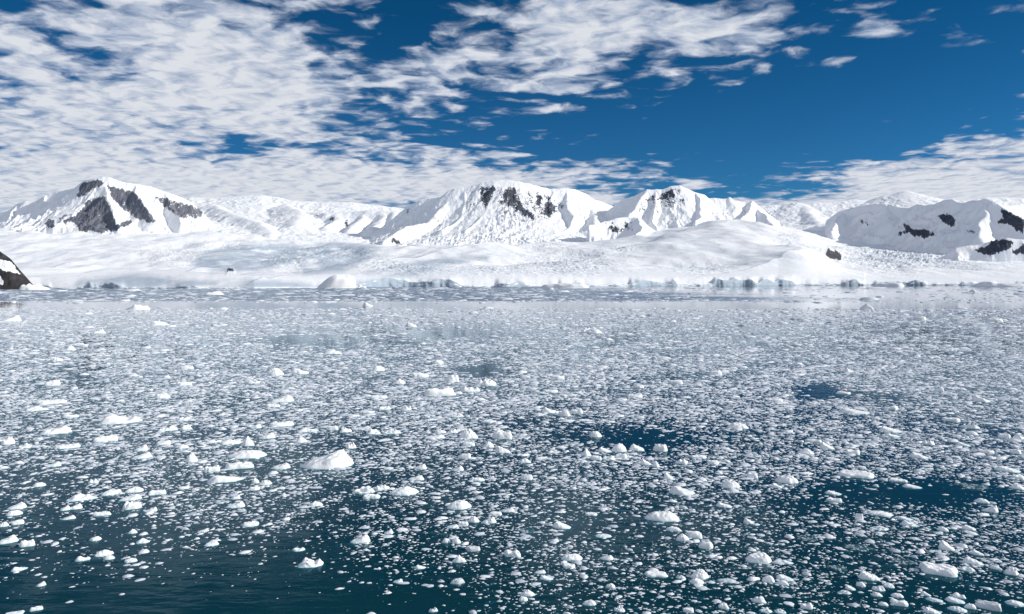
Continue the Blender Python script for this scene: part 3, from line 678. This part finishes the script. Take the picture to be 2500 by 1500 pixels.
# floating chunks: centre, waterline, width, height (as seen), shape
CH = """127 942 37 15 b|248 943 25 10 l|123 989 73 14 a|90 1004 60 13 l|43 1016 25 9 f|292 1036 107 31 t|135 1061 72 22 k|260 1079 60 17 a|220 1072 30 9 f|163 1096 62 12 f
62 1095 31 14 l|21 1086 34 22 l|348 1120 50 17 w|345 1102 35 17 w|399 1087 35 13 b|449 1028 32 12 l|411 1053 50 14 l|455 1050 30 14 l|467 1130 33 27 p|447 1097 32 14 p
396 974 44 15 d|449 942 38 10 f|97 1189 32 13 d|227 1181 27 13 l|132 1140 36 14 w|173 1021 38 10 f|34 1031 26 9 f|450 1195 30 10 f|329 1204 46 18 d|672 917 44 20 p
732 914 50 16 W|619 936 36 10 l|648 946 30 10 d|687 983 62 20 w|665 995 36 9 f|688 1042 62 15 f|623 1047 31 13 w|652 1072 43 17 w|712 1062 24 10 l|754 1056 60 14 l
734 1082 38 18 l|562 1086 54 12 f|605 1090 33 27 p|607 1121 105 27 d|797 1145 135 50 w|856 1096 28 18 l|582 1146 74 20 a|518 1153 40 17 f|686 1146 50 17 w|724 1163 22 12 p
552 1180 90 24 W|623 1181 20 16 p|647 1185 34 15 l|620 1198 30 12 l|812 1051 30 13 b|843 1056 34 12 l|911 1061 36 17 l|955 1060 48 14 l|925 974 48 10 f|937 1001 38 11 l
992 1002 30 14 l|896 1009 40 8 f|975 938 34 14 p|888 1206 58 20 l|986 1210 76 26 d|932 1197 40 15 l|906 1219 46 14 f|1031 1206 20 12 l|1122 1244 63 26 d|1016 1174 42 15 w
1135 1121 36 17 b|1166 1175 40 12 l|1025 922 44 12 f|1102 934 38 20 b|1185 943 56 22 l|1073 967 80 22 f|1147 957 52 17 l|1047 936 26 10 l|1114 1019 40 11 l|1194 1034 40 9 f
1075 1059 33 12 l|1060 1072 56 12 w|1143 1072 48 28 p|1226 1072 52 24 b|1106 1058 26 12 l|1145 1090 32 12 f|1193 1094 28 18 p|1228 1107 40 20 W|1340 1009 36 16 W|1377 1017 34 19 l
1408 1011 34 14 b|1362 926 36 10 f|1343 959 40 9 f|1453 1068 33 17 d|1431 1115 26 22 p|1477 1105 40 14 W|1285 1172 32 15 b|1281 1131 32 14 p|1117 1151 33 15 w|1026 1147 33 15 w
1180 1164 20 13 l|1485 1124 36 15 l|1455 1124 28 12 f|1746 917 34 14 b|1650 938 34 9 f|1559 948 28 12 d|1800 1047 54 17 d|1514 1049 30 10 f|1511 1104 38 25 d|1516 1120 30 14 f
1556 1102 40 20 W|1611 1103 37 20 b|1705 1120 40 10 f|1664 1134 33 18 l|1576 1136 27 18 W|1601 1142 20 24 p|1921 1181 56 24 d|1783 1193 48 24 d|1836 1168 29 15 b|1896 1192 28 13 W
1714 1176 25 13 p|1968 1110 42 18 p|1988 1081 36 10 f|1844 974 28 10 d|1550 971 40 10 f|1893 981 40 9 f|1665 1209 65 25 W|1841 1111 26 10 l|1632 1172 26 20 W|1742 1133 32 10 f
2062 909 44 12 l|2141 937 26 11 d|2293 958 24 13 b|2313 966 40 9 f|2394 982 44 18 W|2086 1011 78 15 W|2174 1001 36 12 b|2058 963 36 8 f|2322 1030 42 12 f|2173 1056 58 16 W
2180 1068 40 10 W|2367 1047 46 18 l|2372 1063 32 12 d|2451 1071 30 14 b|2485 1073 28 14 l|2267 1087 28 14 l|2018 1098 36 20 W|2082 1110 34 14 b|2243 1120 44 16 W|2352 1090 34 11 W
2406 1108 38 12 f|2479 1109 26 13 b|2090 1167 86 14 a|2194 1178 44 11 f|2462 1154 62 17 W|2227 1193 46 12 W|2487 1171 30 12 f|2483 1195 36 15 p|2313 1140 26 11 d|2374 1196 80 18 g
198 1224 74 22 l|271 1210 48 16 k|318 1223 54 18 w|322 1244 44 22 c|383 1209 43 13 a|41 1244 44 18 w|35 1260 38 16 d|44 1282 28 14 b|8 1287 26 14 l|18 1328 48 22 w
67 1336 37 20 b|187 1244 30 16 l|159 1247 24 14 w|247 1261 45 13 a|168 1269 32 12 w|370 1251 36 14 w|234 1321 30 13 d|323 1304 24 14 p|415 1303 23 9 d|348 1327 33 15 p
254 1359 44 19 d|266 1367 27 13 d|202 1371 36 16 l|319 1374 30 11 f|47 1395 38 14 W|318 1280 23 9 l|150 1333 32 8 t|99 1433 25 14 w|77 1417 20 12 W|18 1446 24 11 w
89 1492 29 12 a|33 1506 48 14 f|404 1386 22 9 f|235 1439 20 7 f|575 1241 48 20 w|518 1272 25 12 w|612 1286 40 14 a|516 1334 36 14 k|772 1237 38 16 p|806 1213 26 11 f
666 1253 22 10 f|673 1221 28 10 f|723 1215 26 11 d|880 1327 50 24 w|877 1337 12 8 d|760 1386 66 29 t|729 1346 32 10 l|948 1305 24 14 w|843 1292 28 10 f|647 1366 20 10 d
611 1348 20 9 w|972 1424 26 12 w|523 1401 23 8 f|574 1220 26 12 w|1239 1251 37 13 w|1210 1260 35 12 f|1193 1279 39 18 w|1157 1277 30 18 p|1131 1285 26 13 c|1105 1290 32 11 w
1092 1299 24 11 d|1276 1247 24 11 l|1371 1292 48 20 W|1354 1262 23 12 W|1442 1260 33 10 a|1472 1313 43 11 d|1434 1323 28 9 f|1335 1316 30 8 a|1090 1327 23 14 d|1114 1328 24 18 p
1155 1347 36 15 f|1121 1375 36 22 p|1251 1361 45 20 c|1398 1370 57 20 d|1421 1381 27 11 w|1388 1387 33 12 f|1446 1366 18 12 d|1481 1368 36 14 w|1318 1402 30 12 k|1375 1396 17 9 d
1334 1417 34 13 W|1388 1420 24 10 f|1115 1427 40 17 k|1026 1390 30 12 W|1158 1408 18 10 l|1182 1409 20 9 W|1119 1404 16 8 d|1235 1419 20 10 W|1288 1457 39 20 p|1277 1469 24 15 d
1361 1441 26 11 f|1298 1436 20 9 f|1251 1440 22 9 w|1438 1479 36 16 k|1058 1495 24 13 l|1349 1494 19 10 d|1453 1408 26 9 f|1491 1437 26 14 d|1308 1469 18 11 l|1616 1273 86 29 d
1645 1298 40 14 d|1696 1315 38 22 b|1666 1323 34 22 p|1724 1341 36 20 b|1767 1240 40 15 W|1623 1224 22 13 d|1828 1280 27 16 W|1848 1376 70 30 k|1922 1378 33 11 W|1602 1410 58 14 a
1663 1414 27 12 p|1708 1415 46 30 p|1700 1427 38 18 d|1775 1424 48 13 d|1744 1411 20 12 d|1876 1423 31 20 d|1916 1418 43 17 W|1910 1430 32 15 d|1907 1400 16 11 d|1955 1417 30 9 f
1742 1385 18 12 p|1852 1473 38 20 l|1768 1488 29 18 l|1747 1444 22 9 f|1799 1465 19 12 W|1969 1488 30 18 b|1869 1496 32 13 l|1906 1499 30 13 l|1512 1494 28 15 l|1564 1468 27 11 l
1680 1496 27 13 f|1602 1487 18 10 l|1599 1472 22 9 d|1533 1426 17 12 l|1794 1404 26 10 W|1624 1497 22 9 f|2293 1406 92 32 a|2122 1418 52 25 W|2148 1261 62 16 d|2221 1287 46 18 l
2209 1271 40 11 W|2148 1285 46 18 g|2147 1295 44 12 l|2418 1252 40 21 w|2397 1229 35 14 d|2311 1345 38 27 W|2097 1270 21 19 b|2190 1301 20 11 b|2251 1330 18 13 d|2366 1296 33 16 W
2388 1357 32 15 W|2301 1298 28 13 d|2376 1380 48 21 W|2195 1480 42 18 b|2190 1460 30 14 d|2145 1444 32 16 l|2170 1436 26 12 l|2140 1457 28 14 l|2101 1433 24 14 d|2075 1441 26 13 W
2063 1451 30 11 l|2414 1491 62 27 f|2478 1480 46 16 d|2332 1473 46 16 W|2340 1462 35 17 t|2336 1494 46 17 p|2370 1488 30 16 d|2281 1470 40 13 l|2261 1456 24 13 W|2275 1500 43 18 W
2469 1405 34 24 l|2431 1392 30 12 d|2362 1396 34 14 l|2155 1480 26 12 d|2150 1490 22 9 W|2036 1227 38 13 f|2034 1209 40 12 W|2091 1348 86 30 g|2202 1380 62 26 g|2046 1395 60 25 g
1822 1252 58 20 g|1971 1322 62 25 g|1284 1302 50 20 g|28 785 44 15 w|386 795 50 12 l|241 815 36 12 l|171 856 28 13 l|142 882 26 12 l|813 865 46 13 p|455 902 34 9 f
447 822 34 6 f|1004 799 30 12 W|1442 814 58 16 l|924 906 32 14 d|1069 889 30 11 d|2245 783 30 11 f|2426 786 40 9 f|1838 838 32 9 f|1720 862 26 9 d"""
CHUNKS = [tuple(int(v) for v in c.split()[:4]) + (c.split()[4],) for c in CH.replace('\n', '|').split('|')]

# pieces with a face of their own: (centre, waterline) -> (label, short name used by its neighbours)
LAND = {
 (797, 1145): ('largest white ice wedge of all the brash, peaked at its right end', 'the largest white wedge'),
 (292, 1036): ('big white ice chunk with a broad hump and a small right bump, left side', 'the big humped chunk at left'),
 (607, 1121): ('long low white ice dome with a teal waterline, left of the largest wedge', 'the long low teal-footed dome'),
 (135, 1061): ('thick tilted white ice slab near the left edge, below a long flat bar', 'the thick tilted slab at left'),
 (123, 989): ('long thin white ice bar near the left edge, lying level', 'the long thin bar at far left'),
 (260, 1079): ('straight white ice bar below the big humped chunk at left', 'the straight bar under the humped chunk'),
 (127, 942): ('square white ice block alone near the left edge, far up the brash', 'the square block at upper left'),
 (467, 1130): ('tall peaked white ice chunk standing in a dark gap at left', 'the tall peak in the left gap'),
 (687, 983): ('bright white ice chunk with a raised right end, upper left of centre', 'the raised-end chunk left of centre'),
 (672, 917): ('peaked white ice chunk, the left one of a distant pair', 'the distant peaked chunk'),
 (582, 1146): ('knobbly white ice bar just under the long low dome', 'the knobbly bar under the low dome'),
 (552, 1180): ('white ice wedge tapering to a thin tail on its right', 'the wedge with a thin tail'),
 (986, 1210): ('wide smooth white ice dome at the right of a small cluster', 'the smooth dome of the cluster'),
 (1122, 1244): ('smooth white ice dome alone in dark teal water near the middle', 'the lone dome in the middle'),
 (1073, 967): ('long smooth white ice floe, the brightest flat one above the middle', 'the long smooth floe'),
 (1143, 1072): ('pointed white ice peak with a broad foot, above the middle', 'the pointed broad-footed peak'),
 (1226, 1072): ('blocky white ice chunk with a dark dimple, right of the pointed peak', 'the dimpled block'),
 (1185, 943): ('ragged white ice chunk under a dark reflection, above the middle', 'the ragged chunk by the dark reflection'),
 (1408, 1011): ('white ice block at the right end of a short broken row', 'the block ending the short row'),
 (1442, 814): ('large white ice floe, the widest of the far brash', 'the widest far floe'),
 (813, 865): ('peaked white ice floe far out, left of a dark reflection', 'the far peaked floe'),
 (1511, 1104): ('rounded white ice boulder at the top of the crowded heap', 'the boulder topping the heap'),
 (1611, 1103): ('tilted white ice block with a shaded left face, right of the heap', 'the tilted block by the heap'),
 (1664, 1134): ('broad jumbled white ice chunk at the right of the crowded heap', 'the jumbled chunk of the heap'),
 (1665, 1209): ('smooth white ice wedge leaning right, below the crowded heap', 'the leaning wedge below the heap'),
 (1783, 1193): ('round topped white ice chunk with warm tint, right of the leaning wedge', 'the warm round-topped chunk'),
 (1921, 1181): ('white ice dome with a shaded blue left foot, right of centre', 'the blue-footed dome'),
 (1800, 1047): ('pale white ice dome amid fine grey brash, right of centre', 'the pale dome in grey brash'),
 (2086, 1011): ('long white ice floe tapering right, below the dark blue pool', 'the tapering floe below the pool'),
 (2058, 963): ('thin white ice strip lying in the dark blue pool', 'the thin strip in the blue pool'),
 (2394, 982): ('bright cream ice chunk sloping right, near the right edge', 'the bright cream chunk at right'),
 (2367, 1047): ('ragged white ice chunk with an upright spur, right side', 'the ragged spurred chunk'),
 (2090, 1167): ('long level white ice bar bordering the open dark water at right', 'the long bar by open water'),
 (2462, 1154): ('long white ice floe slanting down to the right edge', 'the slanting floe at right edge'),
 (2374, 1196): ('grey slushy ice pan slanting in the open dark water at right', 'the slanting grey pan'),
 (198, 1224): ('wide lumpy white ice floe, the largest of the lower left', 'the wide lumpy floe'),
 (322, 1244): ('white ice chunk with a notched crest, lower left', 'the notched-crest chunk'),
 (67, 1336): ('solid white ice block by the lower left edge', 'the solid block at lower left'),
 (254, 1359): ('rounded white ice chunk above a close twin, lower left', 'the upper rounded twin'),
 (348, 1327): ('white ice chunk with one upright horn in dark water, lower left', 'the horned chunk'),
 (47, 1395): ('sharp low ice wedge near the bottom left corner', 'the sharp wedge at bottom left'),
 (99, 1433): ('small bright ice wedge in clear water at bottom left', 'the bright wedge at bottom left'),
 (89, 1492): ('slanting ice bar at the bottom left corner', 'the slanting bar at bottom left'),
 (575, 1241): ('white ice chunk with a high right shoulder in open teal water', 'the high-shouldered chunk'),
 (612, 1286): ('narrow slanting white ice bar in open teal water at left', 'the narrow slanting bar'),
 (516, 1334): ('flat pinkish white ice slab in open teal water at left', 'the flat pinkish slab'),
 (772, 1237): ('small pyramid of white ice between the cluster and open teal water', 'the small pyramid left of the cluster'),
 (760, 1386): ('two humped white ice floe with a deep notch, in clear teal water', 'the two-humped notched floe'),
 (880, 1327): ('tilted white ice chunk with an overhanging right end', 'the overhanging tilted chunk'),
 (1157, 1277): ('white ice pyramid in the middle of a slanting row', 'the pyramid of the slanting row'),
 (1239, 1251): ('white ice chunk at the top right end of the slanting row', 'the upper end of the slanting row'),
 (1371, 1292): ('white ice chunk sloping down right, alone in grey teal water', 'the lone sloping chunk'),
 (1284, 1302): ('dark granular slush pan between the slanting row and the lone sloping chunk', 'the dark granular pan'),
 (1251, 1361): ('white ice block with a jagged crown of bumps', 'the jagged crown block'),
 (1121, 1375): ('peaked white ice chunk in nearly black water, bottom middle', 'the peak in black water'),
 (1155, 1347): ('grey flat ice floe right above the peak in black water', 'the grey flat floe'),
 (1398, 1370): ('large smooth white ice dome with two floes below it, bottom middle', 'the dome with two floes below'),
 (1115, 1427): ('pointed grey white ice slab, bottom middle', 'the pointed slab at bottom middle'),
 (1288, 1457): ('peaked ice chunk resting against a smaller round one, bottom middle', 'the peak with a round neighbour'),
 (1438, 1479): ('keel shaped white ice chunk near the bottom edge', 'the keel-shaped chunk'),
 (1616, 1273): ('large white ice chunk with a grey granular left side', 'the large part-granular chunk'),
 (1696, 1315): ('tilted white ice block, the upper right one of three', 'the tilted upper block'),
 (1724, 1341): ('round drum of white ice in dark teal water', 'the round ice drum'),
 (1848, 1376): ('large pale ice chunk with a ridged top and a pointed keel', 'the large ridged keel chunk'),
 (1602, 1410): ('straight white ice bar with a notched top, lower right of centre', 'the straight notched bar'),
 (1708, 1415): ('tall white ice chunk stacked behind a rounded one, lower right', 'the tall stacked chunk'),
 (1775, 1424): ('grey lens shaped ice floe right of the tall stacked chunk', 'the grey lens floe'),
 (1876, 1423): ('round white ice boulder left of a pair of slabs', 'the round boulder at lower right'),
 (1852, 1473): ('lumpy white ice chunk close to the bottom edge, right half', 'the lumpy chunk near the bottom'),
 (1971, 1322): ('dark teal slush pan barely above the water', 'the dark teal pan'),
 (1822, 1252): ('grey slushy ice pan right of a small bright wedge', 'the grey pan by the bright wedge'),
 (2293, 1406): ('large white ice log, the longest piece at lower right', 'the large ice log'),
 (2122, 1418): ('bright white ice chunk rounded at left and pointed at right', 'the rounded-to-pointed chunk'),
 (2148, 1261): ('arched white ice floe at the lower edge of the open dark water', 'the arched floe'),
 (2221, 1287): ('white ice chunk with a bright knob, right of the arched floe', 'the knobbed chunk'),
 (2418, 1252): ('white ice chunk with a stubby horn in the open water at right', 'the stubby-horned chunk'),
 (2311, 1345): ('upright white ice chunk leaning left among grey pieces', 'the upright leaning chunk'),
 (2376, 1380): ('narrow white ice wedge slanting right above the large log', 'the narrow slanting wedge'),
 (2091, 1348): ('wide grey pan of frozen ice crumbs, the largest one', 'the wide grey crumb pan'),
 (2202, 1380): ('round grey pan of ice crumbs left of the large log', 'the round grey crumb pan'),
 (2195, 1480): ('angular white ice slab at the bottom edge, left of the grey slab', 'the angular bottom slab'),
 (2414, 1491): ('large grey ice slab at the bottom right corner', 'the large grey corner slab'),
 (2336, 1494): ('white ice peak with wide shoulders at the bottom right', 'the wide-shouldered peak'),
 (2469, 1405): ('lumpy ice chunk at the right edge, above the corner slab', 'the lumpy chunk at right edge'),
}
KIND = {'d': 'domed', 'w': 'wedged', 'W': 'wedged', 't': 'humped', 'f': 'flat', 'b': 'blocky', 'p': 'peaked', 'l': 'lumpy', 'g': 'slushy', 'c': 'jagged', 'a': 'oblong', 'k': 'tilted'}
SECT = ['right of', 'behind and right of', 'behind', 'behind and left of', 'left of', 'in front and left of', 'in front of', 'in front and right of']
order = sorted(CHUNKS, key=lambda c: -(c[2] * c[3] + (1e5 if (c[0], c[1]) in LAND else 0)))
SOLO, REST = order[:300 - len(BERGS)], order[300 - len(BERGS):]
bins = {}
for c in SOLO:
    if (c[0], c[1]) in LAND: continue
    best = min(LAND, key=lambda q: math.hypot(q[0] - c[0], 2.2 * (q[1] - c[1])))
    a = math.atan2(-(c[1] - best[1]) * 2.2, c[0] - best[0])
    bins.setdefault((best, int(round(a / (math.pi / 4))) % 8), []).append(c)
LABEL = {(c[0], c[1]): LAND[(c[0], c[1])][0] for c in SOLO if (c[0], c[1]) in LAND}
ORD = ['nearest', 'second', 'third', 'fourth', 'fifth', 'sixth', 'seventh', 'eighth', 'ninth']
for (q, s), lst in bins.items():
    lst.sort(key=lambda c: math.hypot(q[0] - c[0], 2.2 * (q[1] - c[1])))
    kinds = [KIND[c[4]] for c in lst]
    for i, c in enumerate(lst):
        kd = KIND[c[4]]
        size = 'small' if c[2] < 30 else 'middling' if c[2] < 46 else 'broad'
        col = '' if c[4] == 'g' else 'white '
        same = [j for j, k in enumerate(kinds) if k == kd]
        first = ORD[same.index(i)] if len(same) > 1 else size
        LABEL[(c[0], c[1])] = f'{first} {kd} ice chunk {SECT[s]} {LAND[q][1]}'
for i, c in enumerate(SOLO):
    sh = c[4]
    grey = (c[0], c[1]) in ((1155, 1347), (1775, 1424), (2414, 1491), (1115, 1427))
    ice_piece('ice_chunk', 'ice chunk', c[0], c[1], c[2], c[3], sh, LABEL[(c[0], c[1])], 'ice chunks floating among the brash', 100 + i * 17,
              mat=MAT_GREY if grey else None, flat=.45 if sh == 'g' else 1.0, asp=.8 if sh == 'g' else .62)
# ------------------------------------------------------------------ brash: the countless small pieces, one mass
def brash_density(px, py):
    q = np.interp(py, [690, 704, 737, 742, 750, 757, 900, 1000, 1100, 1200, 1300, 1400, 1500], [0, .40, .42, .03, .02, .92, .92, .86, .78, .66, .55, .48, .46])
    left = np.interp(py, [1000, 1150, 1250, 1320, 1400, 1450, 1500], [1, .97, .86, .72, .50, .24, .08])
    xr = np.interp(py, [1000, 1200, 1300, 1500], [900, 650, 620, 880])
    q = q * np.where(py > 1000, left + (1 - left) * sstep(xr - 120, xr + 260, px), 1)
    q = q * np.where(py > 1000, 1 + .45 * sstep(1600, 2300, px) * sstep(1000, 1200, py), 1)
    for cx, cy, sx, sy, a in [(1570, 1075, 160, 30, .9), (2300, 1205, 310, 46, .90), (1985, 963, 60, 20, .95), (2090, 965, 110, 14, .5), (1180, 905, 70, 20, .85), (200, 925, 60, 22, .7), (2260, 805, 110, 14, .45), (1520, 828, 60, 14, .5),
                              (1510, 1290, 130, 70, .55), (900, 1180, 160, 40, .3), (1330, 1090, 120, 40, .3), (960, 1500, 160, 40, .9), (560, 1490, 330, 50, .8), (350, 1300, 130, 40, .5), (760, 1400, 160, 50, .6),
                              (2080, 720, 420, 16, .7), (740, 832, 110, 22, .8), (1120, 812, 150, 18, .75), (960, 830, 60, 30, .4)]:
        q = q * (1 - a * np.exp(-((px - cx) / sx) ** 2 - ((py - cy) / sy) ** 2))
    gx = (px - CX) / F; d = 1.0 / np.maximum(py - HY, 3)
    lx = gx * d * 2000; ly = d * 2000
    q = q * (1 + 1.25 * fbm(lx * 1.1, ly * 1.1 + 3, 5, .6))
    return np.clip(q, 0, 1.2)

def brash():
    # finer, more numerous pieces towards the horizon: sampled by a smooth curve
    yy = np.linspace(703, 1580, 900); rate = np.interp(yy, [703, 900, 1050, 1250, 1580], [3.6, 2.8, 1.35, .66, .47])
    cdf = np.cumsum(rate); cdf /= cdf[-1]
    n = 480000
    px = rng.uniform(-330, 2830, n); py = np.interp(rng.uniform(0, 1, n), cdf, yy)
    keep = rng.uniform(0, 1.0, n) < brash_density(px, py)
    px, py = px[keep], py[keep]; n = len(px)
    # drift packs it together: part of it hangs in clumps and strings
    cl = rng.uniform(0, 1, n) < .38
    src = rng.integers(0, n, n); near = rng.integers(0, max(1, n // 14), n)
    ctr = src[near]
    dxy = np.abs(py[ctr] - py)
    hx = rng.normal(0, 15, n); hy = rng.normal(0, 3.2, n) * np.clip((py[ctr] - HY) / 300, .25, 1.6) + hx * -(px[ctr] - CX) / 1250 * -.10
    px = np.where(cl, px[ctr] + hx, px); py = np.where(cl, np.maximum(py[ctr] + hy, 703.5), py)
    keep = rng.uniform(0, 1.0, n) < np.clip(brash_density(px, py) * 1.5, 0, 1)
    px, py = px[keep], py[keep]; n = len(px)
    g = ground(px, py)
    gx, gy = g[0], g[1]
    med = np.interp(py, [703, 760, 900, 1050, 1200, 1500], [5.0, 4.4, 4.6, 5.0, 5.3, 5.6])
    wpx = np.clip(med * np.exp(rng.normal(0, .70, n)), 2.2, 34)
    wpx = np.where(py < 745, wpx * 1.5, wpx)
    k = gy / F
    w = wpx * k; dep = w * rng.uniform(.38, .90, n)
    h = w * np.interp(py, [703, 760, 900, 1100, 1500], [.04, .055, .065, .08, .09]) * np.exp(rng.normal(0, .35, n))
    # keep clear of the single chunks
    ok = np.ones(n, bool)
    for cx, cy, a, b, r in USED:
        j = np.nonzero((np.abs(gx - cx) < a * 1.3) & (np.abs(gy - cy) < a * 1.3))[0]
        if len(j):
            c, s = math.cos(-r), math.sin(-r)
            ex = (gx[j] - cx) * c - (gy[j] - cy) * s; ey = (gx[j] - cx) * s + (gy[j] - cy) * c
            ok[j[(ex / a) ** 2 + (ey / b) ** 2 < .95]] = False
    gx, gy, w, dep, h, py = gx[ok], gy[ok], w[ok], dep[ok], h[ok], py[ok]; n = len(gx)
    rot = -np.arctan2(gx, gy) + rng.normal(0, .38, n)
    # some sit awash just under the surface, more of them in the clearer near water
    awash = rng.uniform(0, 1, n) < np.interp(py, [900, 1200, 1500], [.05, .22, .35])
    tone = np.clip(rng.beta(1.0, 1.5, n), 0, 1)
    # leftover traced pieces go in too
    m = 7
    th = np.arange(m) * 2 * math.pi / m
    R0 = rng.uniform(.68, 1.12, (n, m)); R1 = R0 * rng.uniform(.45, .85, (n, m))
    z0 = np.where(awash, -.55, -.10)[:, None] * h[:, None] * np.ones((n, m))
    z1 = np.where(awash, -.12, 1.0)[:, None] * h[:, None] * rng.uniform(.45, 1.05, (n, m))
    c, s = np.cos(rot)[:, None], np.sin(rot)[:, None]
    def ringv(R, z):
        x = R * np.cos(th) * w[:, None] / 2; y = R * np.sin(th) * dep[:, None] / 2
        return np.stack([gx[:, None] + x * c - y * s, gy[:, None] + x * s + y * c, z], -1)
    off = np.stack([rng.normal(0, .12, n) * w, rng.normal(0, .12, n) * dep], -1)
    top = np.stack([gx + off[:, 0], gy + off[:, 1], np.where(awash, -.05, 1.15) * h], -1)[:, None, :]
    V = np.concatenate([ringv(R0, z0), ringv(R1, z1), top], 1)       # 2m+1 verts each
    a = np.arange(m); b = (a + 1) % m
    Q = np.stack([a, b, b + m, a + m], 1); T = np.stack([a + m, b + m, np.full(m, 2 * m)], 1)
    base = (np.arange(n) * (2 * m + 1))[:, None, None]
    me = np_mesh('brash_ice', V.reshape(-1, 3), (Q[None] + base).reshape(-1, 4), (T[None] + base).reshape(-1, 3), smooth=False,
                 attrs={'tone': np.repeat(tone, 2 * m + 1)})
    me.materials.append(MAT_BRASH)
    o = link(bpy.data.objects.new('brash_ice', me)); o['kind'] = 'stuff'
    print('brash pieces', n)
brash()
